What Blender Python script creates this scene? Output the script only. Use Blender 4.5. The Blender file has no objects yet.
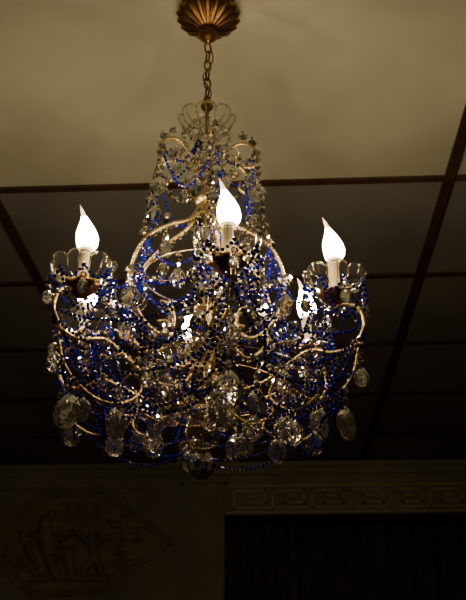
import bpy, math, random
from mathutils import Vector, Matrix, Euler
random.seed(11)
S=bpy.context.scene
CAMZ=1.6; CEIL=3.74; PSI=math.radians(2.75)
# ---------------------------------------------------------------- materials
def mat(name, col=(.5,.5,.5), rough=.5, metal=0, trans=0, ior=1.45, emit=None, es=0, spec=.5):
    m=bpy.data.materials.new(name); m.use_nodes=True
    b=m.node_tree.nodes['Principled BSDF']
    b.inputs['Base Color'].default_value=(*col,1); b.inputs['Roughness'].default_value=rough
    b.inputs['Metallic'].default_value=metal; b.inputs['Transmission Weight'].default_value=trans
    b.inputs['IOR'].default_value=ior; b.inputs['Specular IOR Level'].default_value=spec
    if emit:
        b.inputs['Emission Color'].default_value=(*emit,1); b.inputs['Emission Strength'].default_value=es
    return m
def noisemat(name, c1, c2, scale=3, rough=.7, detail=4, bump=0, bscale=40, lo=.35, hi=.65, metal=0):
    m=mat(name,c1,rough,metal); nt=m.node_tree; b=nt.nodes['Principled BSDF']
    tc=nt.nodes.new('ShaderNodeTexCoord'); n=nt.nodes.new('ShaderNodeTexNoise')
    n.inputs['Scale'].default_value=scale; n.inputs['Detail'].default_value=detail
    r=nt.nodes.new('ShaderNodeValToRGB'); r.color_ramp.elements[0].position=lo; r.color_ramp.elements[1].position=hi
    r.color_ramp.elements[0].color=(*c1,1); r.color_ramp.elements[1].color=(*c2,1)
    nt.links.new(tc.outputs['Object'],n.inputs['Vector']); nt.links.new(n.outputs['Fac'],r.inputs['Fac'])
    nt.links.new(r.outputs['Color'],b.inputs['Base Color'])
    if bump:
        n2=nt.nodes.new('ShaderNodeTexNoise'); n2.inputs['Scale'].default_value=bscale
        bp=nt.nodes.new('ShaderNodeBump'); bp.inputs['Strength'].default_value=bump; bp.inputs['Distance'].default_value=.01
        nt.links.new(tc.outputs['Object'],n2.inputs['Vector']); nt.links.new(n2.outputs['Fac'],bp.inputs['Height'])
        nt.links.new(bp.outputs['Normal'],b.inputs['Normal'])
    return m
M_gold=noisemat('gilt_brass',(.72,.50,.22),(.92,.70,.36),30,.34,metal=1)
M_bronze=noisemat('aged_bronze',(.22,.10,.035),(.42,.23,.09),25,.38,metal=1)
M_crys=mat('cut_crystal',(1,.985,.93),.0,trans=1,ior=1.58)
M_blue=mat('cobalt_glass_bead',(.003,.005,.25),.09,trans=.06,ior=1.5,spec=.35)
M_candle=mat('candle_sleeve',(.85,.70,.45),.45)
def thin():
    m=bpy.data.materials.new('thin_glass'); m.use_nodes=True; nt=m.node_tree; nt.nodes.clear()
    o=nt.nodes.new('ShaderNodeOutputMaterial'); t=nt.nodes.new('ShaderNodeBsdfTransparent'); t.inputs[0].default_value=(.92,.90,.84,1)
    g=nt.nodes.new('ShaderNodeBsdfGlossy'); g.inputs['Roughness'].default_value=.08; g.inputs['Color'].default_value=(1,.95,.85,1)
    f=nt.nodes.new('ShaderNodeLayerWeight'); f.inputs['Blend'].default_value=.35
    d=nt.nodes.new('ShaderNodeBsdfTranslucent'); d.inputs[0].default_value=(.9,.85,.7,1)
    mx=nt.nodes.new('ShaderNodeMixShader'); mx2=nt.nodes.new('ShaderNodeMixShader'); mx2.inputs[0].default_value=.004
    nt.links.new(f.outputs['Fresnel'],mx.inputs[0]); nt.links.new(t.outputs[0],mx.inputs[1]); nt.links.new(g.outputs[0],mx.inputs[2])
    nt.links.new(mx.outputs[0],mx2.inputs[1]); nt.links.new(d.outputs[0],mx2.inputs[2]); nt.links.new(mx2.outputs[0],o.inputs[0])
    return m
M_thin=thin()
M_bulb=mat('lit_flame_bulb',(1,.9,.7),.3,emit=(1,.80,.50),es=135)
M_bulb2=mat('lit_flame_bulb_shoulder',(1,.9,.7),.3,emit=(1,.72,.36),es=3)
M_bulb3=mat('lit_flame_bulb_end',(1,.9,.7),.3,emit=(1,.58,.22),es=1.3)
# ---------------------------------------------------------------- accumulators
class Acc:
    def __init__(s): s.v=[]; s.f=[]; s.mi={}
    def add(s,vs,fs,M=None):
        o=len(s.v)
        if M is not None: vs=[M@Vector(v) for v in vs]
        s.v.extend([tuple(v) for v in vs]); s.f.extend([tuple(i+o for i in f) for f in fs])
    def flush(s,name,m,smooth=False,parent=None):
        me=bpy.data.meshes.new(name); me.from_pydata(s.v,[],s.f); me.update()
        if smooth: me.polygons.foreach_set('use_smooth',[True]*len(me.polygons))
        ms=m if isinstance(m,list) else [m]
        for x in ms: me.materials.append(x)
        for k,v in s.mi.items(): me.polygons[k].material_index=v
        ob=bpy.data.objects.new(name,me); S.collection.objects.link(ob)
        if parent: ob.parent=parent
        return ob
def lathe(prof,n=16,scal=None,cap=True):
    vs=[];fs=[]
    for j,(r,z) in enumerate(prof):
        for i in range(n):
            a=2*math.pi*i/n; rr,zz=(r,z) if scal is None else scal(r,z,a,j)
            vs.append((rr*math.cos(a),rr*math.sin(a),zz))
    for j in range(len(prof)-1):
        for i in range(n):
            k=(i+1)%n; fs.append((j*n+i,j*n+k,(j+1)*n+k,(j+1)*n+i))
    if cap:
        fs.append(tuple(reversed(range(n)))); fs.append(tuple((len(prof)-1)*n+i for i in range(n)))
    return vs,fs
def box(a,x0,x1,y0,y1,z0,z1):
    v=[(x,y,z) for x in(x0,x1) for y in(y0,y1) for z in(z0,z1)]
    a.add(v,[(0,1,3,2),(4,6,7,5),(0,4,5,1),(2,3,7,6),(0,2,6,4),(1,5,7,3)])
def spline(pts,n=10):
    P=[Vector(p) for p in pts]; P=[2*P[0]-P[1]]+P+[2*P[-1]-P[-2]]; out=[]
    for i in range(1,len(P)-2):
        for k in range(n):
            t=k/n; a,b,c,d=P[i-1:i+3]
            out.append(.5*((2*b)+(c-a)*t+(2*a-5*b+4*c-d)*t*t+(3*b-a-3*c+d)*t**3))
    out.append(P[-2]); return out
def tube(acc,path,rad,n=8,closed=False):
    vs=[];fs=[];m=len(path)
    for i,p in enumerate(path):
        q=path[(i+1)%m] if closed else path[min(i+1,m-1)]; o=path[i-1] if (closed or i>0) else path[0]
        t=(q-o).normalized(); up=Vector((.13,.21,1)) if abs(t.z)<.9 else Vector((1,.2,.1))
        u=t.cross(up).normalized(); w=t.cross(u).normalized()
        r=rad(i/(m-1)) if callable(rad) else rad
        for k in range(n):
            a=2*math.pi*k/n; vs.append(p+u*math.cos(a)*r+w*math.sin(a)*r)
    for i in range(m if closed else m-1):
        for k in range(n):
            l=(k+1)%n; j=(i+1)%m; fs.append((i*n+k,i*n+l,j*n+l,j*n+k))
    if not closed: fs.append(tuple(range(n))); fs.append(tuple((m-1)*n+k for k in range(n)))
    acc.add(vs,fs)
g=(1+5**.5)/2; L=(1+g*g)**.5
ICO=[Vector(v)/L for v in[(-1,g,0),(1,g,0),(-1,-g,0),(1,-g,0),(0,-1,g),(0,1,g),(0,-1,-g),(0,1,-g),(g,0,-1),(g,0,1),(-g,0,-1),(-g,0,1)]]
ICF=[(0,11,5),(0,5,1),(0,1,7),(0,7,10),(0,10,11),(1,5,9),(5,11,4),(11,10,2),(10,7,6),(7,1,8),(3,9,4),(3,4,2),(3,2,6),(3,6,8),(3,8,9),(4,9,5),(2,4,11),(6,2,10),(8,6,7),(9,8,1)]
def bead(acc,p,r):
    R=Euler((random.random()*3,random.random()*3,0)).to_matrix().to_4x4()
    acc.add(ICO,ICF,Matrix.Translation(p)@R@Matrix.Scale(r,4))
def resample(path,step):
    out=[];d=0;nxt=0
    for a,b in zip(path,path[1:]):
        l=(b-a).length
        while l>0 and nxt<=d+l:
            out.append(a+(b-a)*((nxt-d)/l)); nxt+=step
        d+=l
    return out
def beads(acc,path,r,step):
    for p in resample(path,step): bead(acc,p,r*random.uniform(.9,1.08))
BR,BS=.0050,.0130
def bl(path):
    tube(wire,path,.0006,3); beads(blue,path,BR,BS)
def swag(p,q,sag,n=24,lat=0):
    p=Vector(p);q=Vector(q);out=[]
    side=(q-p).cross(Vector((0,0,1)));side=side.normalized() if side.length>1e-4 else Vector((1,0,0))
    for i in range(n+1):
        t=i/n; k=4*t*(1-t); out.append(p.lerp(q,t)+Vector((0,0,-sag*k))+side*lat*k)
    return out
def P(a,r,z): return Vector((r*math.sin(a),-r*math.cos(a),z))
ARM=[math.radians(d) for d in (10.5,68.6,126.0,188.6,250.0,307.0)]
DZ=[-.018,.012,.008,0,.004,-.006]
RC=.374
root=bpy.data.objects.new('chandelier',None); S.collection.objects.link(root)
fx,fy=-math.sin(PSI),math.cos(PSI)
root.location=(fx*2.2-.081*fy, fy*2.2+.081*fx, CAMZ); root.rotation_euler=(0,0,PSI)
gold,goldb,bronze,crys,blue,thing,cand,bulb,rope,wire=[Acc() for _ in range(10)]
# ---- canopy (fluted flower-like bell)
prof=[(.02,2.139),(.070,2.139),(.092,2.132),(.104,2.120),(.107,2.110),(.101,2.102),(.085,2.088),(.060,2.074),(.036,2.062),(.022,2.055),(.020,2.044),(.030,2.036),(.031,2.026),(.018,2.014),(.010,2.006),(.004,2.0)]
can=Acc(); can.add(*lathe(prof,144,lambda r,z,a,j:(r*((.86+.14*abs(math.sin(a*9))**.7) if 1<=j<=8 else 1),z)))
can.flush('canopy',M_bronze,True,root)
# ---- chain
zc=2.0;i=0
while zc>1.76:
    a=math.pi/2*(i%2)+.5; h=.022; w=.011; pth=[]
    for k in range(18):
        t=2*math.pi*k/18; pth.append(Vector((math.cos(a)*w*math.cos(t),math.sin(a)*w*math.cos(t),zc-h+h*math.sin(t))))
    tube(bronze,pth,.0032,6,True); zc-=.036;i+=1
tube(bronze,spline([(0.004,0,2.0),(.016,.004,1.93),(-.014,.0,1.86),(.012,0,1.80),(0,0,1.73)]),.0022,6)
# ---- central stem
tube(gold,[Vector((0,0,1.76)),Vector((0,0,.66))],.006,10)
def turned(acc,items,n=12):
    for r,z,h in items:
        acc.add(*lathe([(.3*r,z+h),(.75*r,z+.72*h),(r,z+.25*h),(r,z-.2*h),(.7*r,z-.7*h),(.3*r,z-h)],n))
turned(crys,[(.026,1.60,.03),(.036,1.54,.032),(.024,1.485,.025),(.03,1.34,.03),(.022,1.27,.035),(.035,1.18,.04),(.024,1.09,.04),(.04,1.0,.04),(.028,.92,.03),(.03,.74,.03)])
turned(gold,[(.02,1.745,.018),(.035,1.405,.03),(.02,1.225,.012),(.025,1.135,.01),(.026,1.045,.01),(.042,.855,.03),(.028,.80,.02),(.04,.695,.012)],20)
# petalled glass dishes
def dish(acc,c,r,z0,h,pet=8,n=64):
    pr=[(.22*r,z0),(.5*r,z0-.002),(.74*r,z0+.08*h),(.90*r,z0+.35*h),(.96*r,z0+.7*h),(1.0*r,z0+h)]
    def sc(rr,z,a,j):
        k=abs(math.cos(a*pet/2))**.6; e=j/5
        return rr*(1+.12*(k-.5)*e), z+(.28*h*(k-.6) if j==5 else .10*h*(k-.6)*(j>=4))
    v,f=lathe(pr,n,sc,False); acc.add(v,f,Matrix.Translation(c))
    rim=[Vector(q)+Vector(c) for q in v[-n:]]; tube(crys,rim,.0024,6,True)
    for k in range(pet*2):
        idx=int((k+1)*n/pet/2)%n
        tube(crys,[Vector(v[j*n+idx])+Vector(c) for j in range(6)],.0026 if k%2==0 else .0015,6)
dish(thing,(0,0,0),.083,1.655,.040,8)
dish(thing,(0,0,0),.055,1.625,.03,8)
dish(thing,(0,0,0),.075,.905,.035,10)
dish(thing,(0,0,0),.045,.655,.022,8)
v,f=lathe([(.004,.646),(.018,.640),(.030,.626),(.036,.606),(.030,.586),(.018,.572),(.004,.566)],12); crys.add(v,f)
# ---- crystal pendants
def pend_oval(p,s,yaw=None,acc=crys):
    yaw=random.uniform(-.7,.7) if yaw is None else yaw
    n=14; vs=[];fs=[]
    def outl(a):
        x=math.sin(a)*.42; z=math.cos(a)*.5
        if z>0: x*=1-.48*(z/.5)**2
        return x,z*1.08
    R=[(1.0,.03),(.80,.10),(.58,.15),(.30,.175)]
    for sgn in (1,-1):
        for q,(fr,th) in enumerate(R):
            for i in range(n):
                x,z=outl(2*math.pi*(i+(.5 if q%2 else 0))/n); vs.append((x*fr,sgn*th,z*fr))
    def quad(b,c,tw):
        for i in range(n):
            k=(i+1)%n
            if tw: fs.append((b+i,b+k,c+i)); fs.append((b+k,c+k,c+i))
            else: fs.append((b+i,b+k,c+k)); fs.append((b+i,c+k,c+i))
    for b in(0,4*n):
        quad(b,b+n,True);quad(b+n,b+2*n,False);quad(b+2*n,b+3*n,True);fs.append(tuple(b+3*n+i for i in range(n)))
    b=4*n
    for i in range(n): k=(i+1)%n; fs.append((i,b+i,b+k,k))
    M=Matrix.Translation(Vector(p)-Vector((0,0,s*.52)))@Euler((random.uniform(-.08,.08),random.uniform(-.08,.08),yaw)).to_matrix().to_4x4()@Matrix.Scale(s,4)
    acc.add(vs,fs,M)
def octa(p,s,acc=crys,yaw=None):
    yaw=random.uniform(-1.2,1.2) if yaw is None else yaw
    n=8; vs=[];fs=[]
    for th,r in((-.36,.45),(0,1),(.36,.45)):
        for i in range(n): a=2*math.pi*(i+.5)/n; vs.append((math.cos(a)*r,th,math.sin(a)*r))
    for j in range(2):
        for i in range(n): k=(i+1)%n; fs.append((j*n+i,j*n+k,(j+1)*n+k,(j+1)*n+i))
    fs.append(tuple(range(n)));fs.append(tuple(2*n+i for i in range(n)))
    acc.add(vs,fs,Matrix.Translation(p)@Euler((random.uniform(-.3,.3),0,yaw)).to_matrix().to_4x4()@Matrix.Scale(s,4))
def strand(top,length,s,acc=crys,ps=.05,oc=.009):
    p=Vector(top); z=0
    tube(gold,[p,p-Vector((0,0,length))],.0008,4)
    while z<length: octa(p-Vector((0,0,z+oc)),oc,acc); z+=oc*2.15
    pend_oval(p-Vector((0,0,z)),ps)
def octchain(path,s):
    tube(gold,path,.0008,4)
    for q in resample(path,s*2.25): octa(q,s)
# ---- arms etc
crown=[(.01,1.38),(.025,1.46),(.05,1.53),(.095,1.572),(.14,1.56),(.164,1.518),(.152,1.482),(.125,1.488),(.128,1.512)]
cscr=[(.01,1.40),(.05,1.32),(.12,1.275),(.195,1.205),(.235,1.10),(.215,.99),(.15,.935),(.10,.965),(.105,1.02),(.14,1.03)]
sarm=[(.02,.86),(.08,.80),(.16,.80),(.24,.845),(.30,.875),(.36,.86),(.415,.87),(.445,.92),(.435,.97),(.40,.99),(RC,.985)]
low=[(.43,.875),(.40,.78),(.32,.72),(.24,.72),(.19,.76),(.20,.80),(.235,.80)]
low2=[(.03,.84),(.08,.74),(.14,.70),(.19,.715),(.205,.76)]
for ai,a in enumerate(ARM):
    back=ai in(2,3,4)
    sp=lambda pr:spline([P(a,r,z) for r,z in pr],9)
    for pr,w,br in((crown,.0042,.0056),(cscr,.005,.0068),(sarm,.0055,.0072),(low,.0032,.0046),(low2,.003,.0042)):
        pth=sp(pr); tube(gold,pth,w,8); beads(rope,pth,br,br*1.75)
    for pr in(cscr,sarm):
        for q in resample(sp(pr),.021)[2:]: bead(crys,q+Vector((0,0,-.011)),.0060)
    c=P(a,RC,DZ[ai])
    v,f=lathe([(.006,.975),(.014,.978),(.026,.99),(.042,1.004),(.046,1.012),(.02,1.014),(.012,1.02)],48,lambda r,z,t,j:(r*(1+.12*math.cos(8*t)*(j in(3,4))),z)); bronze.add(v,f,Matrix.Translation(c))
    dish(thing,c,.079,1.018,.048,8)
    v,f=lathe([(.02,1.014),(.021,1.02),(.015,1.026),(.014,1.095),(.016,1.10),(.012,1.104)],16); cand.add(v,f,Matrix.Translation(c))
    v,f=lathe([(.012,1.10),(.0135,1.108),(.011,1.114)],16); gold.add(v,f,Matrix.Translation(c))
    # flame bulb with bent tip
    H=.142; pr=[(.009,0),(.0150,.004),(.0200,.010),(.0270,.024),(.0290,.040),(.0272,.056),(.0212,.073),(.0138,.090),(.0080,.105),(.0050,.119),(.0032,.131),(.001,H)]
    n=16; vs=[];fs=[];base=len(bulb.f)
    ba=math.pi+[.3,-.2,.2,-.4,.3,.1][ai]
    for j,(r,z) in enumerate(pr):
        off=.022*(max(0,z-.06)/.08)**1.5-.004*math.sin(min(z,.06)/.06*math.pi)
        for i in range(n):
            t=2*math.pi*i/n; vs.append((c.x+r*math.cos(t)+off*math.cos(ba),c.y+r*math.sin(t)+off*math.sin(ba)*.5,1.104+z+DZ[ai]))
    for j in range(len(pr)-1):
        for i in range(n):
            k=(i+1)%n; idx=base+len(fs)
            if j==0 or j>=10: bulb.mi[idx]=2
            elif j==1 or j in(8,9): bulb.mi[idx]=1
            fs.append((j*n+i,j*n+k,(j+1)*n+k,(j+1)*n+i))
    for e in(0,1): bulb.mi[base+len(fs)+e]=2
    fs.append(tuple(reversed(range(n)))); fs.append(tuple((len(pr)-1)*n+i for i in range(n)))
    bulb.add(vs,fs)
    for k in range(8):
        t=2*math.pi*k/8+.2; q=c+Vector((.082*math.cos(t),.082*math.sin(t),1.03))
        if k%2==0: octa(q-Vector((0,0,.012)),.009); octa(q-Vector((0,0,.031)),.009); pend_oval(q-Vector((0,0,.042)),.036)
        t2=t+2*math.pi/8; q2=c+Vector((.082*math.cos(t2),.082*math.sin(t2),1.03)); bl(swag(q,q2,random.uniform(.03,.045),lat=.006))
        if k in(1,5,7):
            t2=t+4*math.pi/8; q2=c+Vector((.082*math.cos(t2),.082*math.sin(t2),1.03)); bl(swag(q,q2,random.uniform(.08,.13),lat=.010))
    # crown hanging strands
    strand(P(a,.164,1.518),.10,1,ps=.060,oc=.012)
    octa(P(a,.15,1.57),.017); octa(P(a,.12,1.60),.015); octa(P(a,.165,1.53),.015); pend_oval(P(a,.10,1.56),.048)
    strand(P(a+.4,.07,1.65),.03,1,ps=.040,oc=.009)
    strand(P(a+.3,.045,1.52),random.uniform(.04,.12),1,ps=.05,oc=.012)
    strand(P(a+.1,.06,1.50),random.uniform(.0,.05),1,ps=.045,oc=.011)
    if ai%2==0: bl(swag(P(a,.15,1.54),P(a,.19,1.22),.03,lat=random.uniform(-.03,.03)))
    bl(swag(P(a,.03,1.60),P(a,.16,1.54),.07))
    octchain(swag(P(a,.16,1.50),P(a,.2,1.2),.02,lat=.02),.012)
    strand(P(a,.13,1.27),.04,1,ps=.050,oc=.012); strand(P(a,.235,1.10),.05,1,ps=.062,oc=.012)
    for r,z in((.13,1.29),(.2,1.215),(.245,1.09),(.22,.98),(.3,.89),(.42,.87)): octa(P(a,r,z),.018); bead(goldb,P(a,r,z)-Vector((0,.006,0)),.005)
    for sg in(.06,.14):
        bl(swag(P(a,.2,1.2-sg*.4),P(a,RC-.08,1.04),sg,lat=random.uniform(-.05,.05)))
    strand(P(a,.43,.88),.06,1,ps=.050,oc=.011)
    strand(P(a,.385,.765),.0 if back else .035,1,ps=.068 if back else .082,oc=.012)
    strand(P(a,.25,.72),.0 if back else .01,1,ps=.066,oc=.011)
    strand(P(a,.14,.72),.0,1,ps=.066,oc=.011)
    strand(P(a+.2,.08,.82),.03,1,ps=.055,oc=.012)
for k in range(6):
    a=ARM[k]; b=ARM[(k+1)%6]
    if b<a: b+=2*math.pi
    m=(a+b)/2; fr=k in(0,5)
    octchain(swag(P(a,.155,1.53),P(b,.155,1.53),.07),.011)
    if k%2: bl(swag(P(a,.15,1.50),P(b,.15,1.50),.13))
    for sg in((.10,) if fr else (.06,.11)): bl(swag(P(a,.2,1.2),P(b,.2,1.2),sg))
    for sg in(.05,.12): bl(swag(P(a,.235,1.08),P(b,.235,1.08),sg,lat=random.uniform(-.03,.03)))
    octchain(swag(P(a,.235,1.10),P(b,.235,1.10),.06),.012)
    for sg,ins in(((.20,.34),) if fr or k in(1,4) else ((.14,.31),(.21,.35))):
        bl(swag(P(a+.15,ins,1.02),P(b-.15,ins,1.02),sg,lat=random.uniform(-.05,.03)))
    octchain(swag(P(a+.12,.33,.96),P(b-.12,.33,.96),.12),.012)
    for sg,r,z in((.06,.445,.92),(.12,.445,.90),(.06,.41,.80),(.09,.38,.76),(.05,.30,.73)):
        bl(swag(P(a,r,z),P(b,r,z),sg,lat=random.uniform(-.05,-.01)))
    for r1,z1,sg in((.42,.88,.10),(.34,.86,.08),(.28,.86,.09)):
        bl(swag(P(a,r1,z1),P(m+random.uniform(-.3,.3),.08,.80),sg,lat=random.uniform(-.1,.1)))
    octchain(swag(P(a,.3,.87),P(b,.3,.87),.08),.013)
    octchain(swag(P(a,.12,.81),P(b,.12,.81),.03),.012)
    strand(P(m,.22,.80),.05,1,ps=.074,oc=.012)
    strand(P(m,.31,.81),.03,1,ps=.062)
    strand(P(m,.17,1.14),.04,1,ps=.055,oc=.012)
    for _ in range(3):
        q=P(a+random.uniform(0,1.05),random.uniform(.16,.44),random.uniform(.80,.90)); l=random.uniform(.05,.12)
        q2=q+Vector((random.uniform(-.06,.06),random.uniform(-.06,.06),random.uniform(-.02,.02))); bl(swag(q,q2,l))
for r,z in((.22,.80),(.31,.81),(.17,1.14)):
    tube(gold,[P(2*math.pi*i/60,r,z) for i in range(60)],.0016,5,True)
gold.flush('gilt_frame',M_gold,True,root); rope.flush('beaded_arms',M_gold,True,root); goldb.flush('rosette_pins',M_gold,True,root)
wire.flush('garland_wire',M_bronze,False,root)
bronze.flush('chain_and_cups',M_bronze,True,root); crys.flush('crystal_drops',M_crys,False,root); blue.flush('blue_bead_garlands',M_blue,False,root)
thing.flush('glass_bobeches',M_thin,True,root); cand.flush('candle_sleeves',M_candle,True,root); bulb.flush('flame_bulbs',[M_bulb,M_bulb2,M_bulb3],True,root)
# ---------------------------------------------------------------- room
M_ceilA=noisemat('ceiling_plaster',(.42,.405,.29),(.60,.575,.42),1.3,.6,3,.15,6)
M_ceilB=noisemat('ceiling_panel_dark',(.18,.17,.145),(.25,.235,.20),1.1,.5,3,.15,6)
M_trim=noisemat('ceiling_batten_wood',(.05,.022,.014),(.08,.036,.022),12,.5)
M_wall=noisemat('wall_paint',(.25,.232,.172),(.32,.297,.22),2,.7,4,.1,30)
M_relief=noisemat('relief_gilt_plaster',(.22,.185,.12),(.34,.285,.175),6,.5)
M_floor=noisemat('floor_wood',(.10,.05,.025),(.16,.09,.04),5,.5)
M_curt=noisemat('curtain_cloth',(.06,.055,.05),(.10,.09,.08),8,.9)
WY=7.67
c=Acc(); X0,X1,Y0,Y1=-4.2,4.2,-3.0,8.6
c.add([(X0,Y0,CEIL),(X1,Y0,CEIL),(X1,3.22,CEIL),(X0,3.22,CEIL),(X0,Y1,CEIL),(X1,Y1,CEIL),
       (X0,Y0,CEIL+.1),(X1,Y0,CEIL+.1),(X1,Y1,CEIL+.1),(X0,Y1,CEIL+.1)],[(0,3,2,1),(3,4,5,2),(6,7,8,9)])
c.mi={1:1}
ob=c.flush('ceiling',[M_ceilA,M_ceilB])
t=Acc()
for y in(3.22,4.12,5.02,5.92,6.82): box(t,X0,X1,y-.018,y+.018,CEIL-.012,CEIL)
for x in(-3.225,-1.225,.777,2.777): box(t,x-.022,x+.022,Y0,WY,CEIL-.014,CEIL)
t.flush('trim_1',M_trim)
f_=Acc(); box(f_,X0,X1,Y0,Y1,-.1,0); f_.flush('floor',M_floor)
w=Acc(); box(w,X0-.15,X0,Y0,Y1,0,CEIL); w.flush('wall_left',M_wall)
w=Acc(); box(w,X1,X1+.15,Y0,Y1,0,CEIL); w.flush('wall_right',M_wall)
w=Acc(); box(w,X0,X1,Y0-.15,Y0,0,CEIL); w.flush('wall_front',M_wall)
w=Acc(); box(w,X0,-.44,WY,WY+.3,0,CEIL); box(w,-.44,X1,WY,WY+.3,3.27,CEIL); w.flush('wall_back',M_wall)
t=Acc(); box(t,X0,X1,WY-.05,WY,CEIL-.06,CEIL-.015); box(t,X0,X1,WY-.025,WY,CEIL-.12,CEIL-.06); t.flush('trim_2',M_wall)
t=Acc(); box(t,-.80,-.45,WY-.05,WY,0,3.54); box(t,-.83,-.42,WY-.07,WY,3.54,3.60); box(t,-.75,-.50,WY-.06,WY-.05,.3,3.44); t.flush('pilaster',M_wall)  # wall pilaster: shaft, cap and raised face panel
# greek key frieze
M_key=noisemat('frieze_gilding',(.42,.34,.20),(.55,.45,.27),6,.45)
t=Acc(); zb,zt=3.325,3.475; H=zt-zb; th=.018; u=.34
def seg(p,q):
    (xa,za),(xb,zb_)=p,q
    box(t,min(xa,xb)-th/2,max(xa,xb)+th/2,WY-.018,WY,min(za,zb_)-th/2,max(za,zb_)+th/2)
x=-.36
while x<3.9:
    pts=[(0,0),(0,1),(.80,1),(.80,.30),(.30,.30),(.30,.66),(.55,.66)]
    for p,q in zip(pts,pts[1:]): seg((x+p[0]*u,zb+p[1]*H),(x+q[0]*u,zb+q[1]*H))
    seg((x,zb),(x+u,zb))
    x+=u
box(t,-.42,X1,WY-.022,WY,zt+.03,zt+.05); box(t,-.42,X1,WY-.022,WY,zb-.05,zb-.03)
t.flush('trim_3',M_key)
# hexagonal moulding and relief
t=Acc(); cx=-1.78; hw=.90
for ofs,rad in((0,.018),(.07,.010)):
    k=1-ofs/.9
    pl=[Vector((cx+x*k,WY-.004,3.05+z*k)) for x,z in((-hw,0),(-.28,.43),(.28,.43),(hw,0),(.28,-.43),(-.28,-.43))]
    for a,b in zip(pl,pl[1:]+pl[:1]): tube(t,[a,b],rad,8)
box(t,X0,-.83,WY-.02,WY,3.51,3.53); box(t,X0,-.83,WY-.02,WY,2.5,2.52)
t.flush('trim_4',M_relief)
caps=[((-.22,.16),(-.22,.16),.062,.05),((-.22,.09),(-.18,-.06),.075,.05),((-.18,-.08),(.0,-.10),.06,.05),((0,-.10),(.04,-.27),.045,.04),((-.16,-.14),(-.08,-.29),.05,.04),
((-.2,.06),(-.07,.02),.03,.045),((-.07,.02),(.03,.08),.025,.045),((-.27,.05),(-.36,-.06),.03,.04),((-.36,-.06),(-.30,-.15),.025,.04),
((.20,.04),(.20,.04),.05,.05),((.21,-.02),(.23,-.14),.05,.045),((.2,-.15),(.14,-.27),.03,.04),((.25,-.15),(.30,-.28),.03,.04),((.19,-.03),(.08,.05),.022,.04),((.25,-.02),(.34,.04),.022,.04),
((-.45,-.30),(.45,-.30),.03,.025),((-.28,-.2),(-.42,-.28),.04,.03)]
rr=random.Random(3)
for i in range(34):
    s=rr.choice((-1,1)); bx=s*rr.uniform(.36,.62); bz=rr.uniform(-.2,.22); an=rr.uniform(0,6.28); caps.append(((bx,bz),(bx+.06*math.cos(an),bz+.06*math.sin(an)),.018,.025))
for i in range(14):
    bx=rr.uniform(-.2,.3); bz=rr.uniform(.2,.32); an=rr.uniform(0,6.28); caps.append(((bx,bz),(bx+.06*math.cos(an),bz+.05*math.sin(an)),.018,.022))
def hh(x,z):
    h=0
    for (a,b,r,d) in caps:
        dx,dz=b[0]-a[0],b[1]-a[1]; l=dx*dx+dz*dz
        tt=0 if l==0 else max(0,min(1,((x-a[0])*dx+(z-a[1])*dz)/l))
        q=((x-a[0]-tt*dx)**2+(z-a[1]-tt*dz)**2)/(r*r)
        if q<1: h=max(h,d*math.sqrt(1-q))
    return h
r_=Acc(); NX,NZ=150,80; vs=[]
for j in range(NZ+1):
    z=-.36+.72*j/NZ; wid=.30+ (1-abs(z)/.36)*.44
    for i in range(NX+1):
        x=-wid+2*wid*i/NX; vs.append((cx+x,WY-.003-1.3*hh(x,z),3.05+z))
r_.add(vs,[(j*(NX+1)+i,j*(NX+1)+i+1,(j+1)*(NX+1)+i+1,(j+1)*(NX+1)+i) for j in range(NZ) for i in range(NX)])
r_.flush('relief_panel',M_relief,True)
k=Acc(); n=400; vs=[]
for j,z in enumerate((0.0,1.5,3.27)):
    for i in range(n+1):
        x=-.44+(X1+.44)*i/n; vs.append((x,WY+.42+.045*math.sin(x*26+.8*math.sin(x*5)+j*.1),z))
k.add(vs,[(j*(n+1)+i,j*(n+1)+i+1,(j+1)*(n+1)+i+1,(j+1)*(n+1)+i) for j in range(2) for i in range(n)])
k.flush('curtain',M_curt,True)
w=Acc(); box(w,X0,X1,Y1,Y1+.1,0,CEIL); w.flush('wall_rear',M_wall)
# ---------------------------------------------------------------- world + camera
W=bpy.data.worlds.new('world'); S.world=W; W.use_nodes=True
W.node_tree.nodes['Background'].inputs[0].default_value=(.9,.75,.55,1); W.node_tree.nodes['Background'].inputs[1].default_value=.01
cd=bpy.data.cameras.new('camera'); cam=bpy.data.objects.new('camera',cd); S.collection.objects.link(cam)
cam.location=(0,0,CAMZ); cam.rotation_euler=(math.radians(90+26),0,PSI)
cd.sensor_fit='VERTICAL'; cd.sensor_height=36; cd.sensor_width=36; cd.lens=880/600*36; cd.clip_start=.05
cd.dof.use_dof=True; cd.dof.focus_distance=2.4; cd.dof.aperture_fstop=7
S.camera=cam
